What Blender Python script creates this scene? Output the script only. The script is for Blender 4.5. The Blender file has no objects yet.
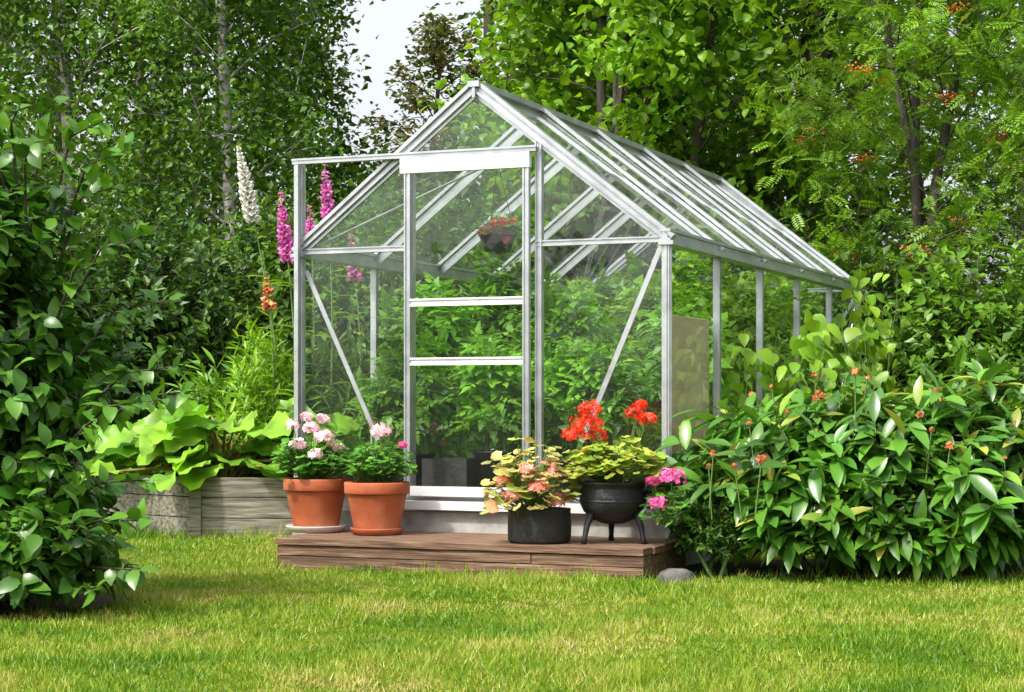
import bpy, math, numpy as np
from mathutils import Vector, Matrix
rng=np.random.default_rng(11)
sc=bpy.context.scene
U=rng.uniform
def A(*a): return np.array(a,float)
def norm(a): return a/np.maximum(np.linalg.norm(a,axis=-1,keepdims=True),1e-9)

# ---------------------------------------------------------------- mesh builder
class MB:
    def __init__(s): s.v=[];s.l=[];s.t=[];s.m=[];s.s=[];s.n=0
    def add(s,v,faces,mat=0,smooth=False):
        v=np.asarray(v,float).reshape(-1,3); s.v.append(v)
        s.l.append(np.array([i for f in faces for i in f],dtype=np.int64)+s.n)
        s.t.append(np.array([len(f) for f in faces])); k=len(faces)
        s.m.append(np.full(k,mat)); s.s.append(np.full(k,smooth)); s.n+=len(v)
    def build(s,name,mats,parent=None):
        me=bpy.data.meshes.new(name)
        v=np.concatenate(s.v); l=np.concatenate(s.l); t=np.concatenate(s.t)
        me.vertices.add(len(v)); me.vertices.foreach_set('co',v.astype(np.float32).ravel())
        me.loops.add(len(l)); me.loops.foreach_set('vertex_index',l.astype(np.int32))
        me.polygons.add(len(t)); st=np.concatenate([[0],np.cumsum(t)[:-1]])
        me.polygons.foreach_set('loop_start',st.astype(np.int32))
        for m in mats: me.materials.append(m)
        me.polygons.foreach_set('material_index',np.concatenate(s.m).astype(np.int32))
        me.polygons.foreach_set('use_smooth',np.concatenate(s.s).astype(bool))
        me.update(calc_edges=True); me.validate()
        o=bpy.data.objects.new(name,me); sc.collection.objects.link(o)
        if parent: o.parent=parent
        return o
def inst(mb,tm,P,D,N,L,W,mat=0,smooth=False):
    tv,tf=tm; P=np.asarray(P,float); n=len(P)
    if n==0: return
    D=norm(D); X=norm(np.cross(D,N)); Z=np.cross(X,D)
    L=np.broadcast_to(L,(n,))[:,None,None]; W=np.broadcast_to(W,(n,))[:,None,None]
    zs=W if tm is T_stem else L
    v=P[:,None]+X[:,None]*tv[None,:,0:1]*W+D[:,None]*tv[None,:,1:2]*L+Z[:,None]*tv[None,:,2:3]*zs
    k=len(tv); fl=np.array([i for f in tf for i in f]); tt=np.array([len(f) for f in tf])
    mb.v.append(v.reshape(-1,3)); mb.l.append((fl[None]+(np.arange(n)*k)[:,None]).ravel()+mb.n)
    mb.t.append(np.tile(tt,n)); mb.m.append(np.repeat(np.broadcast_to(mat,(n,)),len(tt)))
    mb.s.append(np.full(n*len(tt),smooth)); mb.n+=n*k
def tube(mb,pts,rad,n=6,mat=0,cap=False):
    pts=np.asarray(pts,float); m=len(pts); rad=np.broadcast_to(rad,(m,))
    T=norm(np.gradient(pts,axis=0)); ref=A(.31,.9,.12) if abs(T[0] @ norm(A(.31,.9,.12)))<.9 else A(1,0,.2)
    Uu=norm(np.cross(T,ref)); V=np.cross(T,Uu); a=np.arange(n)/n*2*np.pi
    r=pts[:,None]+rad[:,None,None]*(np.cos(a)[None,:,None]*Uu[:,None]+np.sin(a)[None,:,None]*V[:,None])
    f=[(i*n+j,i*n+(j+1)%n,(i+1)*n+(j+1)%n,(i+1)*n+j) for i in range(m-1) for j in range(n)]
    if cap: f+=[tuple(range(n))[::-1],tuple((m-1)*n+j for j in range(n))]
    mb.add(r.reshape(-1,3),f,mat,True)
def lathe(mb,prof,c=(0,0,0),n=40,mat=0,wob=0):
    a=np.arange(n)/n*2*np.pi; v=[]
    for r,z in prof:
        rr=r*(1+wob*np.sin(3*a+z*20)+wob*.6*np.sin(7*a+1))
        v.append(np.stack([c[0]+rr*np.cos(a),c[1]+rr*np.sin(a),np.full(n,c[2]+z)],1))
    m=len(prof)
    f=[(i*n+j,i*n+(j+1)%n,(i+1)*n+(j+1)%n,(i+1)*n+j) for i in range(m-1) for j in range(n)]
    mb.add(np.concatenate(v),f,mat,True)
def box(mb,lo,hi,mat=0,ch=0.0):
    x0,y0,z0=lo;x1,y1,z1=hi
    v=[(x0,y0,z0),(x1,y0,z0),(x1,y1,z0),(x0,y1,z0),(x0,y0,z1),(x1,y0,z1),(x1,y1,z1),(x0,y1,z1)]
    if ch>0:
        v[4:]=[(x0,y0,z1-ch),(x1,y0,z1-ch),(x1,y1,z1-ch),(x0,y1,z1-ch)]
        v+=[(x0+ch,y0+ch,z1),(x1-ch,y0+ch,z1),(x1-ch,y1-ch,z1),(x0+ch,y1-ch,z1)]
        f=[(3,2,1,0),(0,1,5,4),(1,2,6,5),(2,3,7,6),(3,0,4,7),(4,5,9,8),(5,6,10,9),(6,7,11,10),(7,4,8,11),(8,9,10,11)]
    else: f=[(3,2,1,0),(4,5,6,7),(0,1,5,4),(1,2,6,5),(2,3,7,6),(3,0,4,7)]
    mb.add(v,f,mat)
def bar(mb,p0,p1,w,d,nrm,mat=0):
    """box along p0-p1, depth d along nrm, width w across"""
    p0=A(*p0);p1=A(*p1);T=norm(p1-p0);N=A(*nrm);N=norm(N-T*(N@T));S=np.cross(T,N)
    v=[p+S*sx*w/2+N*sn*d/2 for p in (p0,p1) for sx,sn in ((-1,-1),(1,-1),(1,1),(-1,1))]
    mb.add(v,[(3,2,1,0),(4,5,6,7),(0,1,5,4),(1,2,6,5),(2,3,7,6),(3,0,4,7)],mat)
def prof(mb,p0,p1,w,d,nrm,mat=0):
    """aluminium glazing profile: two lips on a recessed web"""
    p0=A(*p0);p1=A(*p1);T=norm(p1-p0);N=A(*nrm);N=norm(N-T*(N@T));S=np.cross(T,N)
    bar(mb,p0,p1,w*.96,d*.5,nrm,mat)
    for s in(-1,1):
        o=S*s*w*.38; bar(mb,p0+o-T*.001,p1+o+T*.001,w*.24,d,nrm,mat)

# ---------------------------------------------------------------- leaf templates
def leafT(nt,nc,wf,fold=.25,curl=.25,wave=0,wk=3):
    v=[]
    for i in range(nt+1):
        t=i/nt; w=max(wf(t),.02)
        for j in range(nc):
            s=(j/(nc-1)*2-1); z=fold*abs(s)*w*.5-curl*t*t+wave*math.sin(wk*6.28*t+ (2 if s>0 else 0))*abs(s)
            v.append((s*w*.5,t-(.0 if curl<.3 else .1*t*t),z))
    f=[(i*nc+j,i*nc+j+1,(i+1)*nc+j+1,(i+1)*nc+j) for i in range(nt) for j in range(nc-1)]
    return np.array(v),f
T_simple=(A(0,0,0,.5,.45,.1,0,1,-.12,-.5,.45,.1).reshape(4,3),[(0,1,2),(0,2,3)])
T_oval=leafT(4,3,lambda t:math.sin(math.pi*min(1,t*.97+.03)**.8)**.9,.15,.3)
T_lance=leafT(5,3,lambda t:math.sin(math.pi*(t*.96+.03))**.8,.12,.28)
T_lance2=leafT(5,3,lambda t:math.sin(math.pi*(t*.96+.03))**.8,.1,.05)
T_big=leafT(9,7,lambda t:(math.sin(math.pi*(t*.9+.08)**.62))**.7,.25,.28,.06,3)
T_stem=(np.array([(math.cos(a),y,math.sin(a)) for y in(0,1) for a in(0,2.09,4.19)]),[(0,1,4,3),(1,2,5,4),(2,0,3,5)])
T_blade=(A(-.5,0,0,.5,0,0,0.1,1,-.25).reshape(3,3),[(0,1,2)])
def roundT(n=10,cup=.18):
    v=[(0,.35,-.02)]
    for i in range(n*2):
        a=-math.pi/2+ (i+.5)/(n*2)*2*math.pi; r=.5*(1.0 if i%2 else .88)
        if i in (0,n*2-1): r=.3
        v.append((r*math.cos(a),.4+r*math.sin(a),cup*r+ .03*math.sin(5*a)))
    return np.array(v),[(0,1+i,1+(i+1)%(2*n)) for i in range(2*n)]
T_round=roundT(7)
def floretT():
    v=[];f=[]
    for k in range(5):
        a=k*2*math.pi/5;b=len(v);c,s=math.cos(a),math.sin(a)
        for (r,w,z) in((.05,0,0),(.6,-.32,.12),(1,0,.08),(.6,.32,.12)):
            v.append((r*c-w*s, z, r*s+w*c))
        f.append((b,b+1,b+2,b+3))
    return np.array(v),f
T_flo=floretT()
def pinnT(k=6):
    v=[];f=[]
    for i in range(k):
        y=.15+i*.13
        for s in(-1,1):
            b=len(v)
            d=norm(A(s*1,.45,-.1)); p=A(0,y,0-.15*y*y); q=norm(A(-s*.45,1,0)); l=.34*(1-.4*abs(i/k-.4))
            v+=[p,p+d*l*.5+q*.06*1,p+d*l,p+d*l*.5-q*.05]
            f.append((b,b+1,b+2)); f.append((b,b+2,b+3))
    b=len(v); v+=[A(0,.9,-.14),A(.06,1.0,-.14),A(0,1.15,-.22),A(-.06,1.0,-.14)]; f.append((b,b+1,b+2,b+3))
    v+=[A(-.008,0,0),A(.008,0,0),A(0,.95,-.14)]; f.append((b+4,b+5,b+6))
    return np.array(v),f
T_pinn=pinnT()
def tomT():
    v=[];f=[]
    for y,l,w in((.2,.34,.24),(.5,.42,.3),(.78,.3,.22)):
        for s in(-1,1):
            b=len(v); d=norm(A(s,.5,-.25)); p=A(0,y,-.2*y*y); q=norm(A(-s*.5,1,.1))
            v+=[p,p+d*l*.45+q*w*.5,p+d*l,p+d*l*.5-q*w*.45]; f.append((b,b+1,b+2)); f.append((b,b+2,b+3))
    b=len(v); v+=[A(0,.8,-.14),A(.17,1.0,-.2),A(0,1.35,-.42),A(-.17,1.0,-.2)]; f.append((b,b+1,b+2));f.append((b,b+2,b+3))
    v+=[A(-.012,0,0),A(.012,0,0),A(0,.95,-.16)]; f.append((b+4,b+5,b+6))
    return np.array(v),f
T_tom=tomT()
def bellT():
    v=[];f=[];n=7
    for y,r in((0,.12),(.25,.22),(.7,.27),(1,.42)):
        for j in range(n):
            a=j/n*6.283; v.append((r*math.cos(a),y,r*math.sin(a)))
    f=[(i*n+j,i*n+(j+1)%n,(i+1)*n+(j+1)%n,(i+1)*n+j) for i in range(3) for j in range(n)]
    return np.array(v),f
T_bell=bellT()

# ---------------------------------------------------------------- materials
def newmat(name):
    m=bpy.data.materials.new(name); m.use_nodes=True; nt=m.node_tree; nt.nodes.clear()
    return m,nt,nt.nodes,nt.links
def ramp(nd,cols):
    r=nd.new('ShaderNodeValToRGB'); e=r.color_ramp.elements
    while len(e)<len(cols): e.new(.5)
    for i,(p,c) in enumerate(cols): e[i].position=p; e[i].color=(*c,1)
    return r
def leafmat(name,c1,c2,trans=.3,rough=.5,clump=1.2,spec=.35,c3=None):
    m,nt,nd,lk=newmat(name)
    g=nd.new('ShaderNodeNewGeometry'); cols=[(0,c1),(.9 if c3 else 1,c2)]
    if c3: cols.append((1,c3))
    r=ramp(nd,cols); lk.new(g.outputs['Random Per Island'],r.inputs[0])
    tc=nd.new('ShaderNodeTexCoord'); nz=nd.new('ShaderNodeTexNoise'); nz.inputs['Scale'].default_value=clump; nz.inputs['Detail'].default_value=0
    lk.new(tc.outputs['Object'],nz.inputs['Vector'])
    mr=nd.new('ShaderNodeMapRange'); mr.inputs[1].default_value=.3; mr.inputs[2].default_value=.7; mr.inputs[3].default_value=.65; mr.inputs[4].default_value=1.35
    lk.new(nz.outputs[0],mr.inputs[0])
    vm=nd.new('ShaderNodeVectorMath'); vm.operation='SCALE'; lk.new(mr.outputs[0],vm.inputs['Scale']); lk.new(r.outputs[0],vm.inputs[0])
    p=nd.new('ShaderNodeBsdfDiffuse'); lk.new(vm.outputs[0],p.inputs[0])
    t=nd.new('ShaderNodeBsdfTranslucent'); v2=nd.new('ShaderNodeVectorMath'); v2.operation='MULTIPLY'; v2.inputs[1].default_value=(1.6,1.45,.9)
    lk.new(vm.outputs[0],v2.inputs[0]); lk.new(v2.outputs[0],t.inputs[0])
    mx=nd.new('ShaderNodeMixShader'); mx.inputs[0].default_value=trans
    lk.new(p.outputs[0],mx.inputs[1]); lk.new(t.outputs[0],mx.inputs[2])
    gl=nd.new('ShaderNodeBsdfGlossy'); gl.inputs['Roughness'].default_value=rough*.85; gl.inputs[0].default_value=(1,1,1,1)
    lw=nd.new('ShaderNodeLayerWeight'); lw.inputs[0].default_value=.5
    pw=nd.new('ShaderNodeMath'); pw.operation='POWER'; pw.inputs[1].default_value=4; lk.new(lw.outputs['Facing'],pw.inputs[0])
    ma=nd.new('ShaderNodeMath'); ma.operation='MULTIPLY_ADD'; ma.inputs[1].default_value=.25*spec*2; ma.inputs[2].default_value=.07*spec; lk.new(pw.outputs[0],ma.inputs[0])
    m2=nd.new('ShaderNodeMixShader'); lk.new(ma.outputs[0],m2.inputs[0]); lk.new(mx.outputs[0],m2.inputs[1]); lk.new(gl.outputs[0],m2.inputs[2])
    o=nd.new('ShaderNodeOutputMaterial'); lk.new(m2.outputs[0],o.inputs[0]); return m
def surf(name,cols,scale=8,rough=.6,stretch=(1,1,1),metal=0,bump=.2,bscale=None,spec=.4,detail=6,dist=.01):
    m,nt,nd,lk=newmat(name)
    tc=nd.new('ShaderNodeTexCoord'); mp=nd.new('ShaderNodeMapping'); mp.inputs['Scale'].default_value=stretch
    lk.new(tc.outputs['Object'],mp.inputs[0])
    nz=nd.new('ShaderNodeTexNoise'); nz.inputs['Scale'].default_value=scale; nz.inputs['Detail'].default_value=detail; lk.new(mp.outputs[0],nz.inputs['Vector'])
    n=len(cols); r=ramp(nd,[(.3+.4*i/(max(n-1,1)),c) for i,c in enumerate(cols)]); lk.new(nz.outputs[0],r.inputs[0])
    p=nd.new('ShaderNodeBsdfPrincipled'); p.inputs['Roughness'].default_value=rough; p.inputs['Metallic'].default_value=metal; p.inputs['Specular IOR Level'].default_value=spec
    lk.new(r.outputs[0],p.inputs['Base Color'])
    nb=nd.new('ShaderNodeTexNoise'); nb.inputs['Scale'].default_value=bscale or scale*4; nb.inputs['Detail'].default_value=5; lk.new(mp.outputs[0],nb.inputs['Vector'])
    b=nd.new('ShaderNodeBump'); b.inputs['Strength'].default_value=bump; b.inputs['Distance'].default_value=dist; lk.new(nb.outputs[0],b.inputs['Height']); lk.new(b.outputs[0],p.inputs['Normal'])
    o=nd.new('ShaderNodeOutputMaterial'); lk.new(p.outputs[0],o.inputs[0]); return m
def glassmat(name,haze,base=.04,tint=(.95,.98,.96)):
    m,nt,nd,lk=newmat(name)
    lw=nd.new('ShaderNodeLayerWeight'); lw.inputs[0].default_value=.5
    pw=nd.new('ShaderNodeMath'); pw.operation='POWER'; pw.inputs[1].default_value=5; lk.new(lw.outputs['Facing'],pw.inputs[0])
    ma=nd.new('ShaderNodeMath'); ma.operation='MULTIPLY_ADD'; ma.inputs[1].default_value=.85; ma.inputs[2].default_value=base; lk.new(pw.outputs[0],ma.inputs[0])
    tr=nd.new('ShaderNodeBsdfTransparent'); tr.inputs[0].default_value=(*tint,1)
    gl=nd.new('ShaderNodeBsdfGlossy'); gl.inputs['Roughness'].default_value=.03; gl.inputs[0].default_value=(.95,.97,1,1)
    df=nd.new('ShaderNodeBsdfDiffuse'); df.inputs[0].default_value=(.6,.62,.58,1)
    nz=nd.new('ShaderNodeTexNoise'); nz.inputs['Scale'].default_value=3; nz.inputs['Detail'].default_value=6
    tc=nd.new('ShaderNodeTexCoord'); lk.new(tc.outputs['Object'],nz.inputs['Vector'])
    hz=nd.new('ShaderNodeMath'); hz.operation='MULTIPLY'; hz.inputs[1].default_value=haze*2; lk.new(nz.outputs[0],hz.inputs[0])
    m1=nd.new('ShaderNodeMixShader'); lk.new(hz.outputs[0],m1.inputs[0]); lk.new(tr.outputs[0],m1.inputs[1]); lk.new(df.outputs[0],m1.inputs[2])
    m2=nd.new('ShaderNodeMixShader'); lk.new(ma.outputs[0],m2.inputs[0]); lk.new(m1.outputs[0],m2.inputs[1]); lk.new(gl.outputs[0],m2.inputs[2])
    o=nd.new('ShaderNodeOutputMaterial'); lk.new(m2.outputs[0],o.inputs[0]); return m

M_birch=leafmat('birch_leaves',(.045,.125,.008),(.12,.24,.014),.35)
M_hazel=leafmat('hazel_leaves',(.09,.23,.006),(.21,.38,.014),.42)
M_rowan=leafmat('rowan_leaves',(.08,.20,.010),(.19,.33,.018),.38)
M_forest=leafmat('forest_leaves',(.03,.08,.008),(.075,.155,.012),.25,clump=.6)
M_pine=leafmat('oak_leaves',(.06,.10,.02),(.15,.16,.035),.3,c3=(.28,.12,.03))
M_lilac=leafmat('lilac_leaves',(.032,.12,.010),(.105,.25,.018),.25,rough=.42,clump=2,spec=.5)
M_peony=leafmat('peony_leaves',(.038,.14,.012),(.105,.26,.02),.22,rough=.36,clump=3,spec=.7,c3=(.35,.36,.05))
M_shrub=leafmat('shrub_leaves',(.055,.14,.010),(.13,.27,.016),.3)
M_dark=leafmat('dark_shrub_leaves',(.03,.085,.010),(.075,.17,.014),.25)
M_bright=leafmat('vine_leaves',(.12,.27,.012),(.24,.41,.025),.4)
M_tomato=leafmat('tomato_leaves',(.09,.26,.012),(.20,.42,.03),.4,clump=2.5)
M_rhub=leafmat('rhubarb_leaves',(.11,.29,.015),(.25,.46,.035),.35,rough=.45,clump=7)
M_ger=leafmat('geranium_leaves',(.05,.19,.015),(.11,.3,.025),.3,clump=8)
M_gery=leafmat('golden_geranium_leaves',(.20,.34,.03),(.38,.43,.05),.3,clump=14,c3=(.4,.14,.04))
M_gerp=leafmat('variegated_geranium_leaves',(.26,.36,.06),(.55,.45,.17),.3,clump=14,c3=(.7,.2,.16))
M_pink=leafmat('pale_pink_petals',(.85,.5,.68),(.9,.72,.82),.25,clump=20)
M_red=leafmat('red_petals',(.7,.025,.012),(.88,.07,.015),.2,clump=20)
M_salmon=leafmat('salmon_petals',(.85,.26,.25),(.9,.45,.38),.25,clump=20)
M_mag=leafmat('magenta_petals',(.65,.04,.3),(.85,.22,.55),.25,clump=20)
M_purp=leafmat('purple_bells',(.5,.09,.42),(.7,.25,.6),.3,clump=20)
M_white=leafmat('white_bells',(.82,.83,.78),(.88,.89,.86),.12,clump=.5)
M_rust=leafmat('faded_petals',(.55,.10,.06),(.62,.36,.14),.2,clump=40)
M_berry=leafmat('rowan_berries',(.7,.13,.02),(.75,.22,.04),.05,clump=20)
M_stem=surf('green_stem',[(.08,.16,.03),(.14,.22,.05)],20,.6)
M_redstem=surf('rhubarb_stem',[(.3,.1,.05),(.25,.3,.08)],20,.5)
M_bark=surf('bark',[(.04,.032,.025),(.10,.085,.07)],6,.9,(3,3,.6),bump=.8,dist=.03)
M_bbark=surf('birch_bark',[(.05,.045,.04),(.35,.33,.3),(.5,.48,.45)],5,.8,(1,1,4),bump=.4)
M_alu=surf('aluminium',[(.38,.40,.42),(.56,.58,.60)],9,.36,metal=.7,bump=.08,spec=.5)
M_white_p=surf('white_painted_metal',[(.62,.63,.64),(.72,.73,.73)],7,.35,bump=.04)
M_glass=glassmat('glass',.015)
M_rglass=glassmat('weathered_roof_glass',.13,.08,(.9,.95,.92))
M_conc=surf('concrete',[(.25,.25,.23),(.45,.45,.43)],10,.85,bump=.4)
M_terra=surf('terracotta',[(.30,.07,.025),(.42,.105,.04),(.46,.17,.085)],6,.75,bump=.15)
M_tsau=surf('saucer_glaze',[(.5,.47,.42),(.65,.62,.57)],9,.5)
M_iron=surf('cast_iron',[(.010,.011,.013),(.026,.026,.028)],14,.5,bump=.4)
M_fab=surf('black_plastic',[(.014,.014,.015),(.032,.03,.028)],14,.6,bump=.4)
M_soil=surf('soil',[(.02,.013,.008),(.06,.04,.025)],25,.95,bump=.9,dist=.02)
M_deck=surf('deck_wood',[(.05,.03,.02),(.15,.08,.048),(.27,.18,.12)],4,.8,(1,16,16),bump=.9,bscale=9,dist=.006)
M_grey=surf('weathered_wood',[(.07,.065,.05),(.19,.17,.13),(.30,.27,.22)],4,.85,(1,14,14),bump=.8,bscale=8,dist=.006)
M_beige=surf('beige_board',[(.44,.34,.19),(.56,.45,.28)],4,.7,bump=.1)
M_stone=surf('stone',[(.05,.05,.045),(.16,.15,.14)],18,.85,bump=.8)

# ---------------------------------------------------------------- ground
m,nt,nd,lk=newmat('lawn_ground')
tc=nd.new('ShaderNodeTexCoord'); n1=nd.new('ShaderNodeTexNoise'); n1.inputs['Scale'].default_value=1.1; n1.inputs['Detail'].default_value=5; lk.new(tc.outputs['Object'],n1.inputs['Vector'])
r1=ramp(nd,[(.35,(.07,.13,.01)),(.55,(.13,.18,.02)),(.7,(.24,.22,.06))]); lk.new(n1.outputs[0],r1.inputs[0])
n2=nd.new('ShaderNodeTexNoise'); n2.inputs['Scale'].default_value=60; n2.inputs['Detail'].default_value=4; lk.new(tc.outputs['Object'],n2.inputs['Vector'])
r2=ramp(nd,[(.3,(.35,.35,.35)),(.7,(1,1,1))]); lk.new(n2.outputs[0],r2.inputs[0])
mu=nd.new('ShaderNodeMixRGB'); mu.blend_type='MULTIPLY'; mu.inputs[0].default_value=1; lk.new(r1.outputs[0],mu.inputs[1]); lk.new(r2.outputs[0],mu.inputs[2])
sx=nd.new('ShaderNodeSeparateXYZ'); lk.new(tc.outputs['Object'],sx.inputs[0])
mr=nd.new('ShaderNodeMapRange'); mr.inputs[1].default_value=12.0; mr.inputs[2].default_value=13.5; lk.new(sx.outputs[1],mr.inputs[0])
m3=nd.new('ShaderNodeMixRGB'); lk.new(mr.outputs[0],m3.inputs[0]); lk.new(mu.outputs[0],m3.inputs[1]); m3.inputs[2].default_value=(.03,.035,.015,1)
p=nd.new('ShaderNodeBsdfDiffuse'); lk.new(m3.outputs[0],p.inputs[0])
o=nd.new('ShaderNodeOutputMaterial'); lk.new(p.outputs[0],o.inputs[0])
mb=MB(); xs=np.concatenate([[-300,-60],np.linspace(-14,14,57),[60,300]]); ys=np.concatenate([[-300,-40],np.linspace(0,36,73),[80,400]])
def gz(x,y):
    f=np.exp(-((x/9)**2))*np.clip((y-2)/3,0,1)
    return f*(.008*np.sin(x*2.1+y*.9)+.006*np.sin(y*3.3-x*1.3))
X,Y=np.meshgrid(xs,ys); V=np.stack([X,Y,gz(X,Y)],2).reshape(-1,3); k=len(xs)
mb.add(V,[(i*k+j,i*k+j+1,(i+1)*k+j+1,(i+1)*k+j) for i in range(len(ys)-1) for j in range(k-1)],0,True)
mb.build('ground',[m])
# soil of the peony bed and under the lilac
BEDS=((1.95,9.3,1.30,.62),(-2.25,7.65,.75,.55))
mb=MB()
for bx,by,rx,ry in BEDS:
    a=np.arange(40)/40*6.283; q=1+.06*np.sin(5*a)+.04*np.sin(9*a+1)
    rings=[np.stack([bx+np.cos(a)*rx*q*s,by+np.sin(a)*ry*q*s,gz(bx+np.cos(a)*rx*q*s,by+np.sin(a)*ry*q*s)+.006+.012*(1-s)],1) for s in(1,.66,.33,.02)]
    mb.add(np.concatenate(rings),[(i*40+j,i*40+(j+1)%40,(i+1)*40+(j+1)%40,(i+1)*40+j) for i in range(3) for j in range(40)],0,True)
mb.build('flower_bed_soil',[M_soil])

# grass blades
def grassmat():
    m,nt,nd,lk=newmat('grass_blades')
    g=nd.new('ShaderNodeNewGeometry'); tc=nd.new('ShaderNodeTexCoord')
    n1=nd.new('ShaderNodeTexNoise'); n1.inputs['Scale'].default_value=1.25; n1.inputs['Detail'].default_value=5; n1.inputs['Roughness'].default_value=.7; lk.new(tc.outputs['Object'],n1.inputs['Vector'])
    ad=nd.new('ShaderNodeMath'); ad.operation='MULTIPLY_ADD'; ad.inputs[1].default_value=.2; lk.new(g.outputs['Random Per Island'],ad.inputs[0]); lk.new(n1.outputs[0],ad.inputs[2])
    r=ramp(nd,[(.46,(.08,.20,.008)),(.57,(.19,.33,.014)),(.66,(.33,.40,.035)),(.78,(.52,.44,.15))]); lk.new(ad.outputs[0],r.inputs[0])
    p=nd.new('ShaderNodeBsdfDiffuse'); lk.new(r.outputs[0],p.inputs[0])
    t=nd.new('ShaderNodeBsdfTranslucent'); lk.new(r.outputs[0],t.inputs[0])
    mx=nd.new('ShaderNodeMixShader'); mx.inputs[0].default_value=.35; lk.new(p.outputs[0],mx.inputs[1]); lk.new(t.outputs[0],mx.inputs[2])
    gl=nd.new('ShaderNodeBsdfGlossy'); gl.inputs['Roughness'].default_value=.45
    m2=nd.new('ShaderNodeMixShader'); m2.inputs[0].default_value=.03; lk.new(mx.outputs[0],m2.inputs[1]); lk.new(gl.outputs[0],m2.inputs[2])
    o=nd.new('ShaderNodeOutputMaterial'); lk.new(m2.outputs[0],o.inputs[0]); return m
ang=-math.atan2(.3855,.9227); uu=A(.9227,-.3855); vv=A(.3855,.9227); O0=A(-1.13,10.09)
def G(u,v,z): q=O0+uu*u+vv*v; return A(q[0],q[1],z)
def loc(x,y):
    d=np.stack([x,y],-1)-O0; return d@uu,d@vv
mb=MB(); n=300000
y=4.3*np.exp(U(0,1,n)*math.log(14/4.3)); x=U(-1,1,n)*(.29*y+.9)
lu,lv=loc(x,y)
ok=~((lu>.27)&(lu<2.2)&(lv>-.73)&(lv<4.5))&~((lu>-.05)&(lu<2.1)&(lv>-.1)&(lv<4.5))
ed2=np.zeros(n,bool)
for bx,by,rx,ry in BEDS:
    q=((x-bx)/rx)**2+((y-by)/ry)**2; ok&=q>.93+.1*np.sin(x*23)*np.sin(y*19); ed2|=(q<1.15)
x=x[ok];y=y[ok];lu=lu[ok];lv=lv[ok];ed2=ed2[ok];n=len(x)
hh=.5+.25*np.sin(x*3.1+np.sin(y*2.3)*2)+.25*np.sin(y*4.7+x*1.9)
h2_=np.sin(x*17+3*np.sin(y*9))*np.sin(y*15+2*np.sin(x*11))
h=(.015+.020*hh+.013*h2_)*U(.6,1.5,n)
h=np.maximum(h,.008)
edge=((lu>.1)&(lu<2.4)&(lv>-.80)&(lv<-.7))|ed2; h=np.where(edge,h*1.9,h)
h=np.where((y>11.3),h*2.5,h)
tall=(rng.random(n)<.006); h=np.where(tall,h*1.9,h)
a=U(0,6.28,n); D=np.stack([np.cos(a)*U(.1,.9,n),np.sin(a)*U(.1,.9,n),np.ones(n)],1)
b=U(0,6.28,n); N=np.stack([np.cos(b),np.sin(b),np.full(n,.2)],1)
inst(mb,T_blade,np.stack([x,y,gz(x,y)-.002],1),D,N,h,U(.003,.006,n)*(.7+y/14),0)
mb.build('grass',[grassmat()])

# ---------------------------------------------------------------- vegetation functions
def rdir(n,zmin=-.4):
    z=U(zmin,1,n);a=U(0,6.283,n);r=np.sqrt(1-z*z); return np.stack([r*np.cos(a),r*np.sin(a),z],1)
def shrub(name,base,ells,tw,lpt,tm,L,W,lm,sm=None,twr=.003,up=.4,droop=.25,stems=8,smooth=True,extra=None,rmin=.45,zmin=-.4,srad=.012):
    mb=MB(); base=A(*base)
    for (cx,cy,cz,rx,ry,rz,nt) in ells:
        d=rdir(nt,zmin); az=np.arctan2(d[:,1],d[:,0]); ph=U(0,6,3)
        lump=1+.18*np.sin(3*az+ph[0])*np.cos(4*d[:,2]+ph[1])+.14*np.sin(5*az+ph[2]+3*d[:,2])
        r=(U(rmin**3,1,nt)**(1/3))*lump
        C=base+A(cx,cy,cz); P=C+d*r[:,None]*A(rx,ry,rz)
        P[:,2]=np.maximum(P[:,2],base[2]+.06)
        td=norm(d+A(0,0,up)+rng.normal(0,.35,(nt,3))); tl=tw*U(.6,1.4,nt)
        S=P-td*tl[:,None]*.7; S[:,2]=np.maximum(S[:,2],base[2]+.03)
        inst(mb,T_stem,S,td,np.tile(A(.3,.8,.2),(nt,1)),tl,twr*.6,1)
        k=lpt; t=np.tile(np.linspace(.15,1,k),(nt,1))+U(-.06,.06,(nt,k))
        LP=S[:,None]+td[:,None]*(t*tl[:,None])[...,None]
        side=norm(rng.normal(0,1,(nt,k,3))); side=norm(side-td[:,None]*(side*td[:,None]).sum(-1,keepdims=True))
        LD=norm(td[:,None]*(.3+.5*t[...,None])+side*.8+A(0,0,-droop)+rng.normal(0,.12,(nt,k,3)))
        LN=A(0,0,1)+d[:,None]*.55+rng.normal(0,.3,(nt,k,3))
        s=U(.6,1.15,nt*k)
        inst(mb,tm,LP.reshape(-1,3),LD.reshape(-1,3),LN.reshape(-1,3),L*s,W*s,0,smooth)
        for i in range(stems):
            e=C+rdir(1,.0)[0]*A(rx,ry,rz)*.6; b=base+A(U(-.1,.1)+ (e[0]-base[0])*.25,U(-.1,.1)+(e[1]-base[1])*.25,-.02)
            mpt=(b+e)/2+A(0,0,.1)+rng.normal(0,.04,3)
            tube(mb,[b,mpt,e],[srad,srad*.7,srad*.35],5,1)
    if extra: extra(mb)
    return mb.build(name,[lm,sm or M_stem]+( [M_rust] ))
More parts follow.
